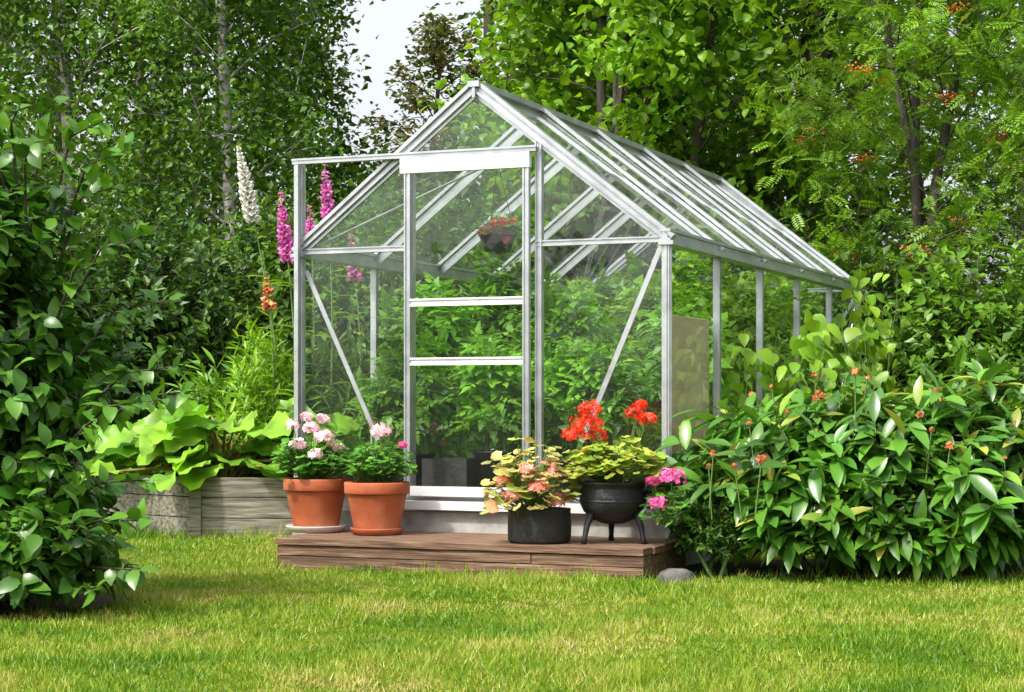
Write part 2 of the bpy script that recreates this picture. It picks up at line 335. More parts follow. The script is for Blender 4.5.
def tree(name,x,y,H,R,z0,nl,nleaf,tm,L,W,lm,bark,sig,tr=.12,sub=6,el=.45,droop=.35,pf=None,stems=1,berries=0,smooth=False,lean=(0,0),spread=.9):
    mb=MB(); C=[]; pf=pf or (lambda t:(math.sin(math.pi*min(.98,(t*.85+.17)))**.6))
    for s in range(stems):
        bx=x+(U(-.3,.3) if stems>1 else 0); by=y+(U(-.3,.3) if stems>1 else 0)
        k=8; tz=np.linspace(0,1,k); ln=A(*lean)+(U(-spread,spread,2) if stems>1 else U(-.2,.2,2))
        tp=np.stack([bx+ln[0]*tz+.07*np.sin(tz*7+s),by+ln[1]*tz+.06*np.sin(tz*5+s*2),tz*H-.05],1)
        tube(mb,tp,tr*(1-tz)**.8+.012,8,1)
        for i in range(nl//stems):
            t=z0/H+(.97-z0/H)*((i+U(0,1))/(nl//stems)); t2=(t-z0/H)/(1-z0/H)
            p=A(*[np.interp(t,tz,tp[:,q]) for q in range(3)]); az=i*2.4+U(-.4,.4)+s
            ll=R*pf(t2)*U(.7,1.15); e=el+.5*t2+U(-.15,.15)
            d=A(math.cos(az)*math.cos(e),math.sin(az)*math.cos(e),math.sin(e))
            ss=np.linspace(0,1,5)[:,None]; pts=p+d*ss*ll+A(0,0,-1)*ss**2*ll*droop*.6+np.cumsum(rng.normal(0,.025,(5,3)),0)*ss
            tube(mb,pts,np.linspace(tr*.3*(1-t*.6),.006,5),5,1)
            C.append(pts[-1])
            for j in range(sub):
                q=U(.25,1); b=A(*[np.interp(q,ss[:,0],pts[:,w]) for w in range(3)])
                d2=norm(d*.6+rng.normal(0,.6,3)+A(0,0,.1)); l2=ll*.3*U(.6,1.2)+.1; e2=b+d2*l2
                tube(mb,[b,(b+e2)/2+A(0,0,.03),e2],[.009,.006,.003],3,1); C+= [e2,(b+e2)/2]
    C=np.array(C); ci=rng.integers(0,len(C),nleaf); w=U(.35,1.3,len(C))
    P=C[ci]+rng.normal(0,1,(nleaf,3))*A(*sig)*w[ci][:,None]; P[:,2]-=sig[2]*.3
    P[:,2]=np.maximum(P[:,2],.1)
    a=U(0,6.283,nleaf); D=np.stack([np.cos(a),np.sin(a),-droop+rng.normal(0,.35,nleaf)],1)
    N=A(0,0,1)+rng.normal(0,.45,(nleaf,3)); s=U(.6,1.2,nleaf)
    inst(mb,tm,P,D,N,L*s,W*s,0,smooth)
    if berries:
        bc=C[rng.integers(0,len(C),berries)]+rng.normal(0,.1,(berries,3)); q=34
        bp=(bc[:,None]+rng.normal(0,1,(berries,q,3))*A(.055,.055,.025)).reshape(-1,3)
        inst(mb,(np.array([(1,0,0),(-1,0,0),(0,1,0),(0,-1,0),(0,0,1),(0,0,-1)],float),[(0,2,4),(2,1,4),(1,3,4),(3,0,4),(2,0,5),(1,2,5),(3,1,5),(0,3,5)]),bp,np.tile(A(0,1,0),(len(bp),1)),np.tile(A(0,0,1),(len(bp),1)),.011,.011,2,True)
    return mb.build(name,[lm,bark,M_berry])

# background woodland (one mass)
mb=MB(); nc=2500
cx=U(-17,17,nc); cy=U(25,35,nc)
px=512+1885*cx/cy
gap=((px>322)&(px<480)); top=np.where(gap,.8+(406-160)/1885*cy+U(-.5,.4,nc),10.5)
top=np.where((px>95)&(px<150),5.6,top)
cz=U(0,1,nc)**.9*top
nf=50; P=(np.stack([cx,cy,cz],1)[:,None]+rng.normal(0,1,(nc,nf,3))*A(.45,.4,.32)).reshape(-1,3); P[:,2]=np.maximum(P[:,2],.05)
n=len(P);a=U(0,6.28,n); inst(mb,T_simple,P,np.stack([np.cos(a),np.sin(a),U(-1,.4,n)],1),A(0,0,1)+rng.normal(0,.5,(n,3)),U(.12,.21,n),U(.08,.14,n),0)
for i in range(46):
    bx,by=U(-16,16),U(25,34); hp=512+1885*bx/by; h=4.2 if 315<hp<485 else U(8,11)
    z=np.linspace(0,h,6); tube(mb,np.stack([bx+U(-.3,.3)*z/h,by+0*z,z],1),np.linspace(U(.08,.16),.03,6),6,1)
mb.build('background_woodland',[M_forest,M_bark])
# unseen hedge behind the camera, added to give the glass dark reflections
mb=MB(); nc=420; cx=U(-16,16,nc); cy=U(-17,-13,nc); cz=U(0,1,nc)*(4.5+1.5*np.sin(cx*.7)); nf=30
P=(np.stack([cx,cy,cz],1)[:,None]+rng.normal(0,1,(nc,nf,3))*A(.5,.4,.4)).reshape(-1,3); P[:,2]=np.maximum(P[:,2],.05)
n=len(P);a=U(0,6.28,n); inst(mb,T_simple,P,np.stack([np.cos(a),np.sin(a),U(-1,.4,n)],1),A(0,0,1)+rng.normal(0,.5,(n,3)),U(.25,.4,n),U(.18,.3,n),0)
for i in range(12):
    bx=-15+i*2.7; z=np.linspace(0,4,5); tube(mb,np.stack([bx+.1*z,-15+0*z,z],1),np.linspace(.12,.04,5),6,1)
mb.build('unseen_reflection_hedge',[M_forest,M_bark])

def XP(px,y): return (px-512)/1885*y
tree('birch_tree',XP(225,20),20,9.5,1.9,.8,52,30000,T_simple,.085,.065,M_birch,M_bbark,(.2,.2,.36),.08,6,.55,.6)
tree('birch_tree',XP(60,21),21,10,2.4,.8,56,31000,T_simple,.09,.07,M_birch,M_bbark,(.21,.21,.38),.08,6,.55,.6)
tree('birch_tree',XP(297,22.5),22.5,9.5,.75,.8,40,14000,T_simple,.085,.065,M_birch,M_bbark,(.12,.12,.3),.05,5,.6,.6)
tree('oak_tree',XP(428,26),26,6.2,.8,3.0,26,3600,T_simple,.11,.07,M_pine,M_bark,(.12,.12,.09),.08,5,.4,.2)
tree('hazel_tree',XP(645,17),17,6.8,1.75,2.4,45,16000,T_oval,.11,.085,M_hazel,M_bark,(.2,.2,.16),.06,6,.5,.45,stems=5,spread=.5)
tree('hazel_tree',XP(765,18.5),18.5,7.8,2.6,2.2,55,20000,T_simple,.12,.1,M_hazel,M_bark,(.24,.24,.17),.07,6,.5,.45,stems=5)
tree('maple_tree',XP(585,22),22,7.5,1.1,3.2,34,9500,T_simple,.12,.1,M_hazel,M_bark,(.2,.2,.16),.09,6,.5,.4)
tree('rowan_tree',XP(935,14.5),14.5,6.2,1.5,1.2,40,6400,T_pinn,.18,.18,M_rowan,M_bark,(.18,.18,.15),.04,6,.6,.4,stems=3,berries=44)
tree('rowan_tree',XP(1060,13.5),13.5,5.6,1.3,.9,30,4400,T_pinn,.18,.18,M_rowan,M_bark,(.18,.18,.15),.04,6,.6,.4,stems=2,berries=28)
# understory
def us(name,px,y,z,rx,rz,n,mat,L=.1,W=.065,tm=T_simple):
    x=XP(px,y); return shrub(name,(x,y,0),[(0,0,z,rx,.8,rz,n)],.3,9,tm,L,W,mat,M_bark,.005,smooth=False,stems=7)
for px,y,z,rx,rz,n,mat in((60,15,1.1,1.4,1.3,1000,M_dark),(200,16,1.2,1.3,1.35,1000,M_dark),(330,15.5,1.1,1.2,1.3,900,M_shrub),(450,17,1.3,1.3,1.5,1000,M_shrub),(560,17.5,1.5,1.3,1.6,1000,M_shrub),(690,18,1.5,1.5,1.8,1100,M_dark),(800,17,1.3,1.4,1.5,1000,M_dark),(905,14.3,.9,1.0,1.1,1000,M_dark),(1010,13.2,.8,1.0,1.0,1000,M_shrub),(-60,14,1.2,1.2,1.4,700,M_dark)):
    us('understory_shrub',px,y,z,rx,rz,n,mat)

# left lilac bush
def shoots(mb):
    b=A(-1.95,7.6,0)
    for (px,py,Y) in ((20,105,7.3),(60,100,7.5),(105,120,7.4),(128,150,7.5),(150,235,7.3),(185,365,7.2),(205,390,7.3),(150,480,7.1),(150,520,7.0),(0,130,7.4),(120,185,7.6),(40,140,7.0),(110,260,7.2),(170,300,7.3),(160,400,7.1),(140,570,6.95),(100,590,6.9)):
        e=A((px-512)/1885*Y,Y,.8+(406-py)/1885*Y); m_=e*.7+A(b[0]-.15,b[1],e[2]*.9)*.3; s=m_*.6+A(b[0],b[1],e[2]*.6)*.4
        pts=np.array([s,m_,e]); tube(mb,pts,[.008,.005,.002],5,1)
        k=18; t=np.linspace(0,1,k); LP=np.stack([np.interp(t,[0,.5,1],pts[:,q]) for q in range(3)],1)
        d=norm(e-s); side=norm(rng.normal(0,1,(k,3))); LD=norm(d*.5+side*.7+A(0,0,-.1))
        inst(mb,T_oval,LP,LD,A(0,0,1)+rng.normal(0,.4,(k,3)),U(.07,.11,k),U(.045,.065,k),0,True)
shrub('lilac_bush',(-2.05,7.6,0),[(-.15,0,1.25,.42,.5,.64,230),(-.1,.0,.8,.50,.6,.5,260),(.0,-.05,.35,.42,.5,.33,210),(-.5,.0,1.0,.5,.6,.8,200),(-.45,-.2,.4,.5,.5,.42,150),(.1,-.42,.2,.42,.3,.24,150)],.2,11,T_oval,.10,.06,M_lilac,M_bark,.003,.45,.3,6,extra=shoots)

# peony bush
def heads(mb):
    k=40; x=U(.85,2.45,k);Y_=U(8.5,9.6,k); z=.66+.16*np.sin((x-.8)*2)+U(-.2,.14,k)
    for i in range(k):
        c=A(x[i],Y_[i],z[i]); tube(mb,[c-A(U(-.05,.05),0,.25),c],[.004,.003],4,1)
        q=22; d=rdir(q,-.6); f=U(.5,1.3); inst(mb,T_flo,c+d*.012*f,d+rng.normal(0,.5,(q,3)),np.tile(A(.1,.2,1),(q,1)),.012*f,.013*f*U(.5,1.5),2)
shrub('peony_bush',(1.65,9.1,0),[(-.35,.05,.36,.5,.5,.38,210),(.1,0,.42,.6,.5,.42,240),(.6,-.1,.42,.55,.5,.40,230),(1.0,0,.42,.5,.5,.42,190),(.1,-.35,.2,.75,.25,.22,150)],.2,9,T_lance,.17,.06,M_peony,M_stem,.004,.55,.3,6,extra=heads,zmin=-.2)
shrub('astilbe_plant',(.93,8.85,0),[(0,0,.2,.16,.18,.24,200)],.1,11,T_simple,.04,.015,M_dark,M_stem,.002,.5,.2,4)
shrub('peony_plant',(2.55,9.9,0),[(0,0,.5,.6,.5,.42,300)],.2,9,T_lance,.15,.05,M_peony,M_stem,.004,.5,.3,5)
# small stone beside the deck
mb=MB(); lathe(mb,[(.01,-.01),(.075,-.01),(.085,.02),(.07,.05),(.04,.065),(.002,.068)],(XP(676,8.5),8.5,0),16,0,.08); mb.build('garden_stone',[M_stone])

# ---------------------------------------------------------------- greenhouse
W=2.053; Dp=4.35; ZB=.30; ZE=1.644; ZR=2.441; hw=W/2
gh=bpy.data.objects.new('greenhouse',None); sc.collection.objects.link(gh); gh.location=(O0[0],O0[1],0); gh.rotation_euler=(0,0,ang)
def rz(u): return ZE+(ZR-ZE)*(1-abs(u-hw)/hw)
mb=MB(); box(mb,(-.03,-.04,-.02),(W+.03,Dp+.03,ZB-.045),0,.004); mb.build('foundation',[M_conc],gh)
F=MB()
# sills
prof(F,(-.01,0,ZB),(W+.01,0,ZB),.09,.05,(0,-1,0)); prof(F,(0,Dp,ZB),(W,Dp,ZB),.09,.05,(0,1,0))
for u,nn in((0,-1),(W,1)): prof(F,(u,.03,ZB+.001),(u,Dp-.03,ZB+.001),.088,.048,(nn,0,0))
nb=5; bv=[Dp*i/nb for i in range(nb+1)]
for v in (0,Dp):
    for u in(0,W):
        top=2.09 if (v==0 and u==0) else ZE
        bar(F,(u,v,ZB+.04),(u,v,top),.036,.036,(0,-1,0)); bar(F,(u,v,ZB+.045),(u,v,top-.005),.014,.050,(0,-1,0)); bar(F,(u,v,ZB+.045),(u,v,top-.005),.014,.050,(1,0,0))
    s=-1 if v==0 else 1
    for a_,b_ in(((-.03,0),(hw,0)),((W+.03,0),(hw,0))):
        p0=(a_[0],v,rz(0)-.02);p1=(hw,v,ZR)
        prof(F,p0,p1,.05,.05,(0,s,0))
# eave bar each side of door, posts
for v in(0,Dp):
    s=-1 if v==0 else 1
    if v==0:
        for a_,b_ in((.02,.64),(1.36,W-.02)): prof(F,(a_,v,ZE-.02),(b_,v,ZE-.02),.03,.03,(0,s,0))
    else: prof(F,(.02,v,ZE-.02),(W-.02,v,ZE-.02),.03,.03,(0,s,0))
    for u in((.655,1.375)): prof(F,(u,v,ZB+.045),(u,v,rz(u)-.03),.036,.036,(0,s,0))
    bar(F,(.655,v,ZR-.33),(1.375,v,ZR-.33),.026,.026,(0,s,0))
# side posts and eaves
for u,s in((0,-1),(W,1)):
    for v in bv[1:-1]: prof(F,(u,v,ZB+.045),(u,v,ZE-.03),.032,.036,(s,0,0))
    prof(F,(u,-.03,ZE),(u,Dp+.03,ZE),.06,.055,(s,0,.001))
    bar(F,(u+.006*s,-.04,ZE-.04),(u+.006*s,Dp+.04,ZE-.04),.02,.075,(s,0,0))
# ridge
bar(F,(hw,-.045,ZR+.010),(hw,Dp+.045,ZR+.010),.065,.03,(0,0,1)); bar(F,(hw,-.04,ZR-.03),(hw,Dp+.04,ZR-.03),.016,.06,(0,0,1))
for s in(-1,1):
    nrm=norm(A(s*(ZR-ZE),0,hw)); e=A(hw+s*hw,0,ZE); r_=A(hw,0,ZR)
    for v in bv:
        w=.05 if v not in(0,Dp) else .06
        bar(F,r_+A(s*.02,v,0)+nrm*.012,e+A(s*.03,v,-.02)+nrm*.012,w,.018,nrm); bar(F,r_+A(0,v,0)-nrm*.02,e+A(0,v,0)-nrm*.02,.016,.045,nrm)
    # roof bracing
    for v0,v1 in((0.03,.87),(Dp-.03,Dp-.87)):
        bar(F,e*.95+r_*.05+A(0,v0,0)-nrm*.04,e*.3+r_*.7+A(0,v1,0)-nrm*.04,.024,.006,nrm)
# gable / side braces
bar(F,(.03,.005,ZE-.12),(.46,.005,.62),.024,.008,(0,-1,0)); bar(F,(W-.03,.005,ZE-.05),(W-.45,.005,.62),.026,.008,(0,-1,0))
for u in(0,W):
    bar(F,(u,Dp-.03,ZE-.08),(u,Dp-.85,ZB+.1),.024,.008,(1,0,0)); 
bar(F,(.03,Dp-.005,ZE-.1),(.6,Dp-.005,.6),.024,.008,(0,-1,0)); bar(F,(W-.03,Dp-.005,ZE-.1),(W-.6,Dp-.005,.6),.024,.008,(0,-1,0))
F.build('frame',[M_alu],gh)
# glass
Gm=MB()
for v in(0.003,Dp-.003):
    for (a_,b_) in((.022,.64),(1.395,W-.022)): 
        Gm.add([(a_,v,ZB+.04),(b_,v,ZB+.04),(b_,v,.975),(a_,v,.975)],[(0,1,2,3)])
        Gm.add([(a_,v,.979),(b_,v,.979),(b_,v,ZE-.03),(a_,v,ZE-.03)],[(0,1,2,3)])
    Gm.add([(.03,v,ZE-.005),(.64,v,ZE-.005),(.64,v,rz(.64)-.03),],[(0,1,2)]); Gm.add([(1.395,v,ZE-.005),(W-.03,v,ZE-.005),(1.395,v,rz(1.395)-.03)],[(0,1,2)])
    Gm.add([(.67,v,2.12),(1.36,v,2.12),(hw,v,ZR-.04)],[(0,1,2)])
Gm.add([(.67,Dp-.003,ZB+.04),(1.36,Dp-.003,ZB+.04),(1.36,Dp-.003,2.1),(.67,Dp-.003,2.1)],[(0,1,2,3)])
for u in(.002,W-.002):
    for i in range(nb):
        a_,b_=bv[i]+.02,bv[i+1]-.02
        for z0,z1 in((ZB+.04,.975),(.979,ZE-.04)): Gm.add([(u,a_,z0),(u,b_,z0),(u,b_,z1),(u,a_,z1)],[(0,1,2,3)])
Gm.build('glass',[M_glass],gh)
Gr=MB()
for s in(-1,1):
    for i in range(nb):
        a_,b_=bv[i]+.03,bv[i+1]-.03; e=A(hw+s*(hw+.02),0,ZE-.012); r_=A(hw+s*.01,0,ZR-.01)
        m_=(e*.5+r_*.5)
        up=A(0,0,.006)
        Gr.add([r_+A(0,a_,0),r_+A(0,b_,0),m_+A(0,b_,0),m_+A(0,a_,0)],[(0,1,2,3)])
        Gr.add([m_+A(0,a_,0)+up,m_+A(0,b_,0)+up,e+A(0,b_,0),e+A(0,a_,0)],[(0,1,2,3)])
Gr.build('roof_glass',[M_rglass],gh)
# door + track
Dm=MB(); vd=-.055; d0,d1=.645,1.345
box(Dm,(-.012,vd-.02,2.085),(d1+.04,vd+.02,2.108)); box(Dm,(-.014,vd-.026,2.103),(d1+.042,vd-.012,2.113))
bar(Dm,(.01,vd-.004,ZB+.02),(.01,vd-.004,2.084),.024,.026,(0,-1,0))
for u in(d0+.018,d1-.018): prof(Dm,(u,vd,ZB+.05),(u,vd,2.005),.034,.03,(0,-1,0))
bar(Dm,(d0-.02,vd-.004,2.045),(d1+.005,vd-.004,2.045),.078,.034,(0,-1,0),1)
for z in(1.335,1.03): prof(Dm,(d0+.036,vd-.002,z),(d1-.036,vd-.002,z),.04,.026,(0,-1,0),1)
bar(Dm,(d0+.036,vd,ZB+.06),(d1-.036,vd,ZB+.06),.05,.03,(0,-1,0),1)
bar(Dm,(d0-.05,vd-.006,ZB-.012),(W-.15,vd-.006,ZB-.012),.045,.05,(0,-1,0),1)
Dm.build('sliding_door',[M_alu,M_white_p],gh)
Gd=MB()
for z0,z1 in((ZB+.09,1.008),(1.052,1.313),(1.357,2.005)): Gd.add([(d0+.036,vd,z0),(d1-.036,vd,z0),(d1-.036,vd,z1),(d0+.036,vd,z1)],[(0,1,2,3)])
Gd.build('door_glass',[M_glass],gh)
# soil floor in house, beige board
mb=MB(); box(mb,(.05,.05,ZB-.044),(W-.05,Dp-.05,ZB-.02)); mb.build('soil_floor',[M_soil],gh)
mb=MB(); box(mb,(W-.045,.08,.56),(W-.03,.82,1.26),0,.003); mb.build('shading_panel',[M_beige],gh)

# ---------------------------------------------------------------- deck
dk=bpy.data.objects.new('wooden_deck',None); sc.collection.objects.link(dk); dk.location=gh.location; dk.rotation_euler=(0,0,ang)
for i in range(5):
    mb=MB(); v0=-.735+i*.139; y0=-.0655; box(mb,(.264+U(-.012,.012)-1.2,-.0655,-.016),(2.18+U(-.012,.012)-1.2,.0655,.016+U(-.002,.002)),0,.003)
    o=mb.build('plank_%d'%(i+1),[M_deck],dk); o.location=(1.2,v0+.0655,.134); o.rotation_euler=(U(-.01,.01),0,U(-.002,.002))
mb=MB(); box(mb,(.268,-.722,.0),(1.28,-.70,.062),0,.002); box(mb,(1.284,-.724,.0),(2.175,-.70,.060),0,.002)
box(mb,(.270,-.725,.066),(1.62,-.70,.114),0,.002); box(mb,(1.625,-.722,.064),(2.175,-.70,.112),0,.002)
for u in(.275,2.15): box(mb,(u,-.698,0),(u+.02,-.06,.114),0,.002)
mb.build('fascia',[M_deck],dk)

# raised bed
rb=bpy.data.objects.new('raised_bed',None); sc.collection.objects.link(rb)
c=A(XP(197,11.42),11.42,0); rb.location=c; rb.rotation_euler=(0,0,math.radians(-2))
mb=MB()
def plankwall(mb,p0,p1,h0,hs,th=.035):
    for i,h in enumerate(hs):
        z=h0+sum(hs[:i])+i*.006; p0_=A(p0[0],p0[1],z+h/2);p1_=A(p1[0],p1[1],z+h/2); d=norm(p1_-p0_); nn=np.cross(d,A(0,0,1))
        bar(mb,p0_,p1_,h,th+U(-.003,.003),nn)
hs=[.12,.12,.115]
plankwall(mb,(0,0),(.85,-.02),0,hs); plankwall(mb,(-.02,.02),(-.72,.62),0,hs); plankwall(mb,(.85,0),(.3,1.2),0,hs); plankwall(mb,(-.72,.64),(.25,1.2),0,hs)
bar(mb,(-.005,-.0,0),(-.005,-.0,.375),.07,.07,(0,1,0))
mb.build('planks',[M_grey],rb)
mb=MB(); mb.add([(0,.03,.3),(.83,.02,.3),(.3,1.15,.3),(-.68,.62,.3)],[(0,1,2,3)]); mb.build('soil',[M_soil],rb)
# rhubarb
mb=MB(); n=95; ctr=A(-1.82,11.85,.32)
for i in range(n):
    a=U(0,6.28); r=U(.1,.68); 
    e=ctr+A(math.cos(a)*r*1.2,math.sin(a)*r*.75,U(.06,.42)*(1.15-r*.7)+.03); d=norm(A(math.cos(a),math.sin(a),U(-.25,.25)))
    tube(mb,[ctr+A(math.cos(a),math.sin(a),0)*.12,(ctr+e)/2+A(0,0,.06),e+A(0,0,-.005)],[.012,.01,.007],5,1)
    s=U(.18,.36); inst(mb,T_big,[e-d*.02],[d],[A(0,0,1)+A(0,-.5,0)+rng.normal(0,.35,3)],s,s*U(.8,1.),0,True)
mb.build('rhubarb_plant',[M_rhub,M_redstem])

# ---------------------------------------------------------------- pots
def empty(n,p):
    e=bpy.data.objects.new(n,None); sc.collection.objects.link(e); e.location=p; return e
def tpot(p,r,h,saum,sr):
    e=empty('terracotta_pot',p); mb=MB()
    k=.70; lathe(mb,[(0,.02),(r*k,.02),(r*k,.022),(r*(k+.01),.03),(r*.93,h*.76),(r*.94,h*.775),(r,h*.78),(r*1.015,h*.80),(r*1.02,h*.97),(r*1.0,h),(r*.94,h),(r*.92,h*.97),(r*.9,h*.8)]); mb.build('pot',[M_terra],e)
    mb=MB(); lathe(mb,[(0,.002),(sr*.9,.002),(sr,.03),(sr*1.0,.034),(sr*.95,.034),(sr*.88,.012),(0,.012)]); mb.build('saucer',[saum],e)
    mb=MB(); lathe(mb,[(r*.92,h*.86),(r*.5,h*.9),(0.001,h*.9)]); mb.build('soil',[M_soil],e)
p1=A(XP(316,9.72),9.72,.152); p2=A(XP(377,9.52),9.52,.152)
tpot(p1,.165,.275,M_tsau,.155); tpot(p2,.163,.265,M_terra,.135)
p3=A(XP(539,8.97),8.97,.152); p4=A(XP(613,8.93),8.93,.152)
e=empty('black_planter',p3); mb=MB(); lathe(mb,[(0,.0),(.142,.0),(.15,.015),(.152,.08),(.149,.15),(.152,.155),(.15,.162),(.14,.16),(.137,.12)],wob=.012); mb.build('pot',[M_fab],e)
mb=MB(); lathe(mb,[(.142,.13),(.07,.145),(.001,.145)]); mb.build('soil',[M_soil],e)
e=empty('cast_iron_cauldron',p4); mb=MB(); z0=.09
lathe(mb,[(0,z0),(.05,z0+.003),(.1,z0+.022),(.14,z0+.06),(.158,z0+.10),(.158,z0+.135),(.150,z0+.165),(.148,z0+.18),(.168,z0+.192),(.168,z0+.2),(.15,z0+.2),(.142,z0+.17)]); lathe(mb,[(.1585,z0+.105),(.163,z0+.11),(.1585,z0+.116)])
mb.build('bowl',[M_iron],e)
for i,a in enumerate((math.radians(-150),math.radians(-30),math.radians(90))):
    mb=MB(); c_,s_=math.cos(a),math.sin(a)
    tube(mb,[(c_*.115,s_*.115,z0+.07),(c_*.145,s_*.145,z0+.0),(c_*.158,s_*.158,.03),(c_*.165,s_*.165,0)],[.02,.016,.012,.015],8,cap=True); mb.build('leg_%d'%(i+1),[M_iron],e)
for i,s in enumerate((-1,1)):
    mb=MB(); t=np.linspace(-1,1,9); tube(mb,np.stack([s*(.155+.035*(1-t*t)),t*.04,z0+.15+.0*t],1),.007,6); mb.build('handle_%d'%(i+1),[M_iron],e)
mb=MB(); lathe(mb,[(.148,z0+.16),(.07,z0+.175),(.001,z0+.175)]); mb.build('soil',[M_soil],e)

def geranium(name,c,R,H,nleaf,lm,flow,ll=.07,low=0,stalks=True):
    mb=MB(); c=A(*c); d=rdir(nleaf,-.15 if low==0 else -.4); r=U(.4,1.1,nleaf)**.5*(1+.15*np.sin(3*np.arctan2(d[:,1],d[:,0])+R*50))
    P=c+A(0,0,H*.35)+d*r[:,None]*A(R,R,H*.65)
    outer=norm(d*A(1,1,.4)+rng.normal(0,.3,(nleaf,3)))
    D=norm(outer*A(1,1,.2)+A(0,0,-.25)); N=norm(A(0,-.25,1)+d*.7+rng.normal(0,.35,(nleaf,3)))
    s=ll*U(.5,1.2,nleaf); inst(mb,T_round,P,D,N,s,s,0,True)
    S=np.tile(c,(nleaf,1))+rng.normal(0,.03,(nleaf,3))*A(1,1,0); q=P-S; inst(mb,T_stem,S,q,np.tile(A(.3,.8,.1),(nleaf,1)),np.linalg.norm(q,axis=1),.0022,1)
    mats=[lm,M_stem]
    for (dx,dy,dz,fr,fm) in flow:
        if fm not in mats: mats.append(fm)
        mi=mats.index(fm); f=c+A(dx,dy,dz); k=int(26+9000*fr*fr); dd=rdir(k,-.45); P=f+dd*A(fr,fr,fr*.78)*U(.7,1.15,(k,1))
        if stalks: tube(mb,[c+A(dx*.3,dy*.3,.02),c+A(dx*.7,dy*.7,dz*.6),f],[.003,.003,.0025],4,1)
        inst(mb,T_flo,P,dd+rng.normal(0,.35,(k,3)),np.tile(A(.1,.2,1.),(k,1))+rng.normal(0,.2,(k,3)),.016*U(.7,1.25,k),.017*U(.7,1.25,k),mi,False)
    return mb.build(name,mats)
geranium('pink_geranium',p1+A(-.02,0,.25),.18,.24,280,M_ger,[(.0,-.05,.28,.04,M_pink),(.07,-.08,.24,.045,M_pink),(-.06,-.1,.2,.04,M_pink),(.12,-.02,.19,.04,M_pink),(.03,-.13,.15,.035,M_pink),(-.1,0,.30,.03,M_pink),(.05,.03,.33,.03,M_pink),(-.03,.02,.34,.03,M_pink)],.055)
geranium('pink_geranium',p2+A(0,0,.25),.155,.21,380,M_ger,[(.025,-.03,.265,.045,M_pink),(.13,.0,.2,.016,M_mag)],.04)
geranium('salmon_geranium',p3+A(-.02,-.02,.13),.2,.34,250,M_gerp,[(-.1,-.12,.1,.045,M_salmon),(.02,-.16,.14,.045,M_salmon),(.1,-.1,.07,.04,M_salmon),(-.04,-.14,.22,.035,M_salmon),(-.15,-.05,.16,.035,M_salmon),(.08,-.13,.2,.03,M_salmon)],.065,1)
geranium('red_geranium',p4+A(.02,0,.27),.22,.22,300,M_gery,[(-.15,-.02,.29,.07,M_red),(-.10,.05,.23,.05,M_red),(-.20,.05,.24,.055,M_red),(-.13,-.04,.36,.05,M_red),(.09,.0,.34,.05,M_red),(.14,-.02,.31,.045,M_red),(.11,.04,.38,.03,M_red)],.065)
geranium('magenta_geranium',A(XP(668,8.75),8.75,.25),.1,.18,70,M_ger,[(.015,-.06,.22,.058,M_mag),(-.05,-.08,.1,.04,M_mag),(-.07,-.02,.2,.03,M_mag)],.05,1)

# foxgloves
def foxglove(base,top,fl,mat,n=55,scale=1.):
    mb=MB(); base=A(*base);top=A(*top); k=9;t=np.linspace(0,1,k)[:,None]; pts=base+(top-base)*t+A(.06,0,0)*np.sin(t*3.1)
    tube(mb,pts,np.linspace(.011,.003,k),6,1)
    tt=np.sort(U(1-fl,1,n)); P=np.stack([np.interp(tt,t[:,0],pts[:,q]) for q in range(3)],1)
    q=(1-tt)/fl; a=np.arange(n)*2.4; D=np.stack([np.cos(a),np.sin(a)-.3,-.25-.7*q],1); L=(.012+.040*np.minimum(1,q*1.5))*scale
    inst(mb,T_bell,P,D,np.tile(A(.2,.1,1),(n,1)),L,L*.75,2,True)
    n2=34; t2=U(0.02,1-fl,n2)**1.2; P=np.stack([np.interp(t2,t[:,0],pts[:,q]) for q in range(3)],1); a=U(0,6.28,n2)
    L=.24*(1-t2*.75); inst(mb,T_lance,P,np.stack([np.cos(a),np.sin(a),.35+0*a],1),np.tile(A(0,0,1),(n2,1)),L,L*.32,0,True)
    mb.build('foxglove',[M_bright,M_stem,mat])
def Z(py,Y): return .8+(406-py)/1885*Y
Yf=11.9
foxglove((XP(292,Yf),Yf,0),(XP(238,Yf),Yf,Z(146,Yf)),.18,M_white,110,1.15)
foxglove((XP(291,11.6),11.6,0),(XP(280,11.6),11.6,Z(192,11.6)),.19,M_purp,56,1.1)
foxglove((XP(322,12.2),12.2,0),(XP(324,12.2),12.2,Z(158,12.2)),.16,M_purp,44)
foxglove((XP(300,12.4),12.4,0),(XP(309,12.4),12.4,Z(205,12.4)),.14,M_purp,36)
foxglove((XP(355,12.6),12.6,0),(XP(350,12.6),12.6,Z(230,12.6)),.16,M_purp,36)
foxglove((XP(262,11.8),11.8,0),(XP(266,11.8),11.8,Z(275,11.8)),.12,M_rust,24)
foxglove((XP(240,12.3),12.3,0),(XP(247,12.3),12.3,Z(305,12.3)),.2,M_bright,40,.6)
foxglove((XP(272,12.1),12.1,0),(XP(262,12.1),12.1,Z(250,12.1)),.2,M_bright,40,.6)
shrub('perennial_bed',(XP(290,12.4),12.4,0),[(0,0,.55,.8,.45,.6,420)],.25,8,T_lance2,.15,.03,M_shrub,M_stem,.004,1.1,.0,6)
shrub('perennial_bed',(XP(262,12.0),12.0,0),[(0,0,.65,.22,.3,.6,150)],.25,9,T_lance2,.11,.02,M_bright,M_stem,.004,1.3,.0,4)

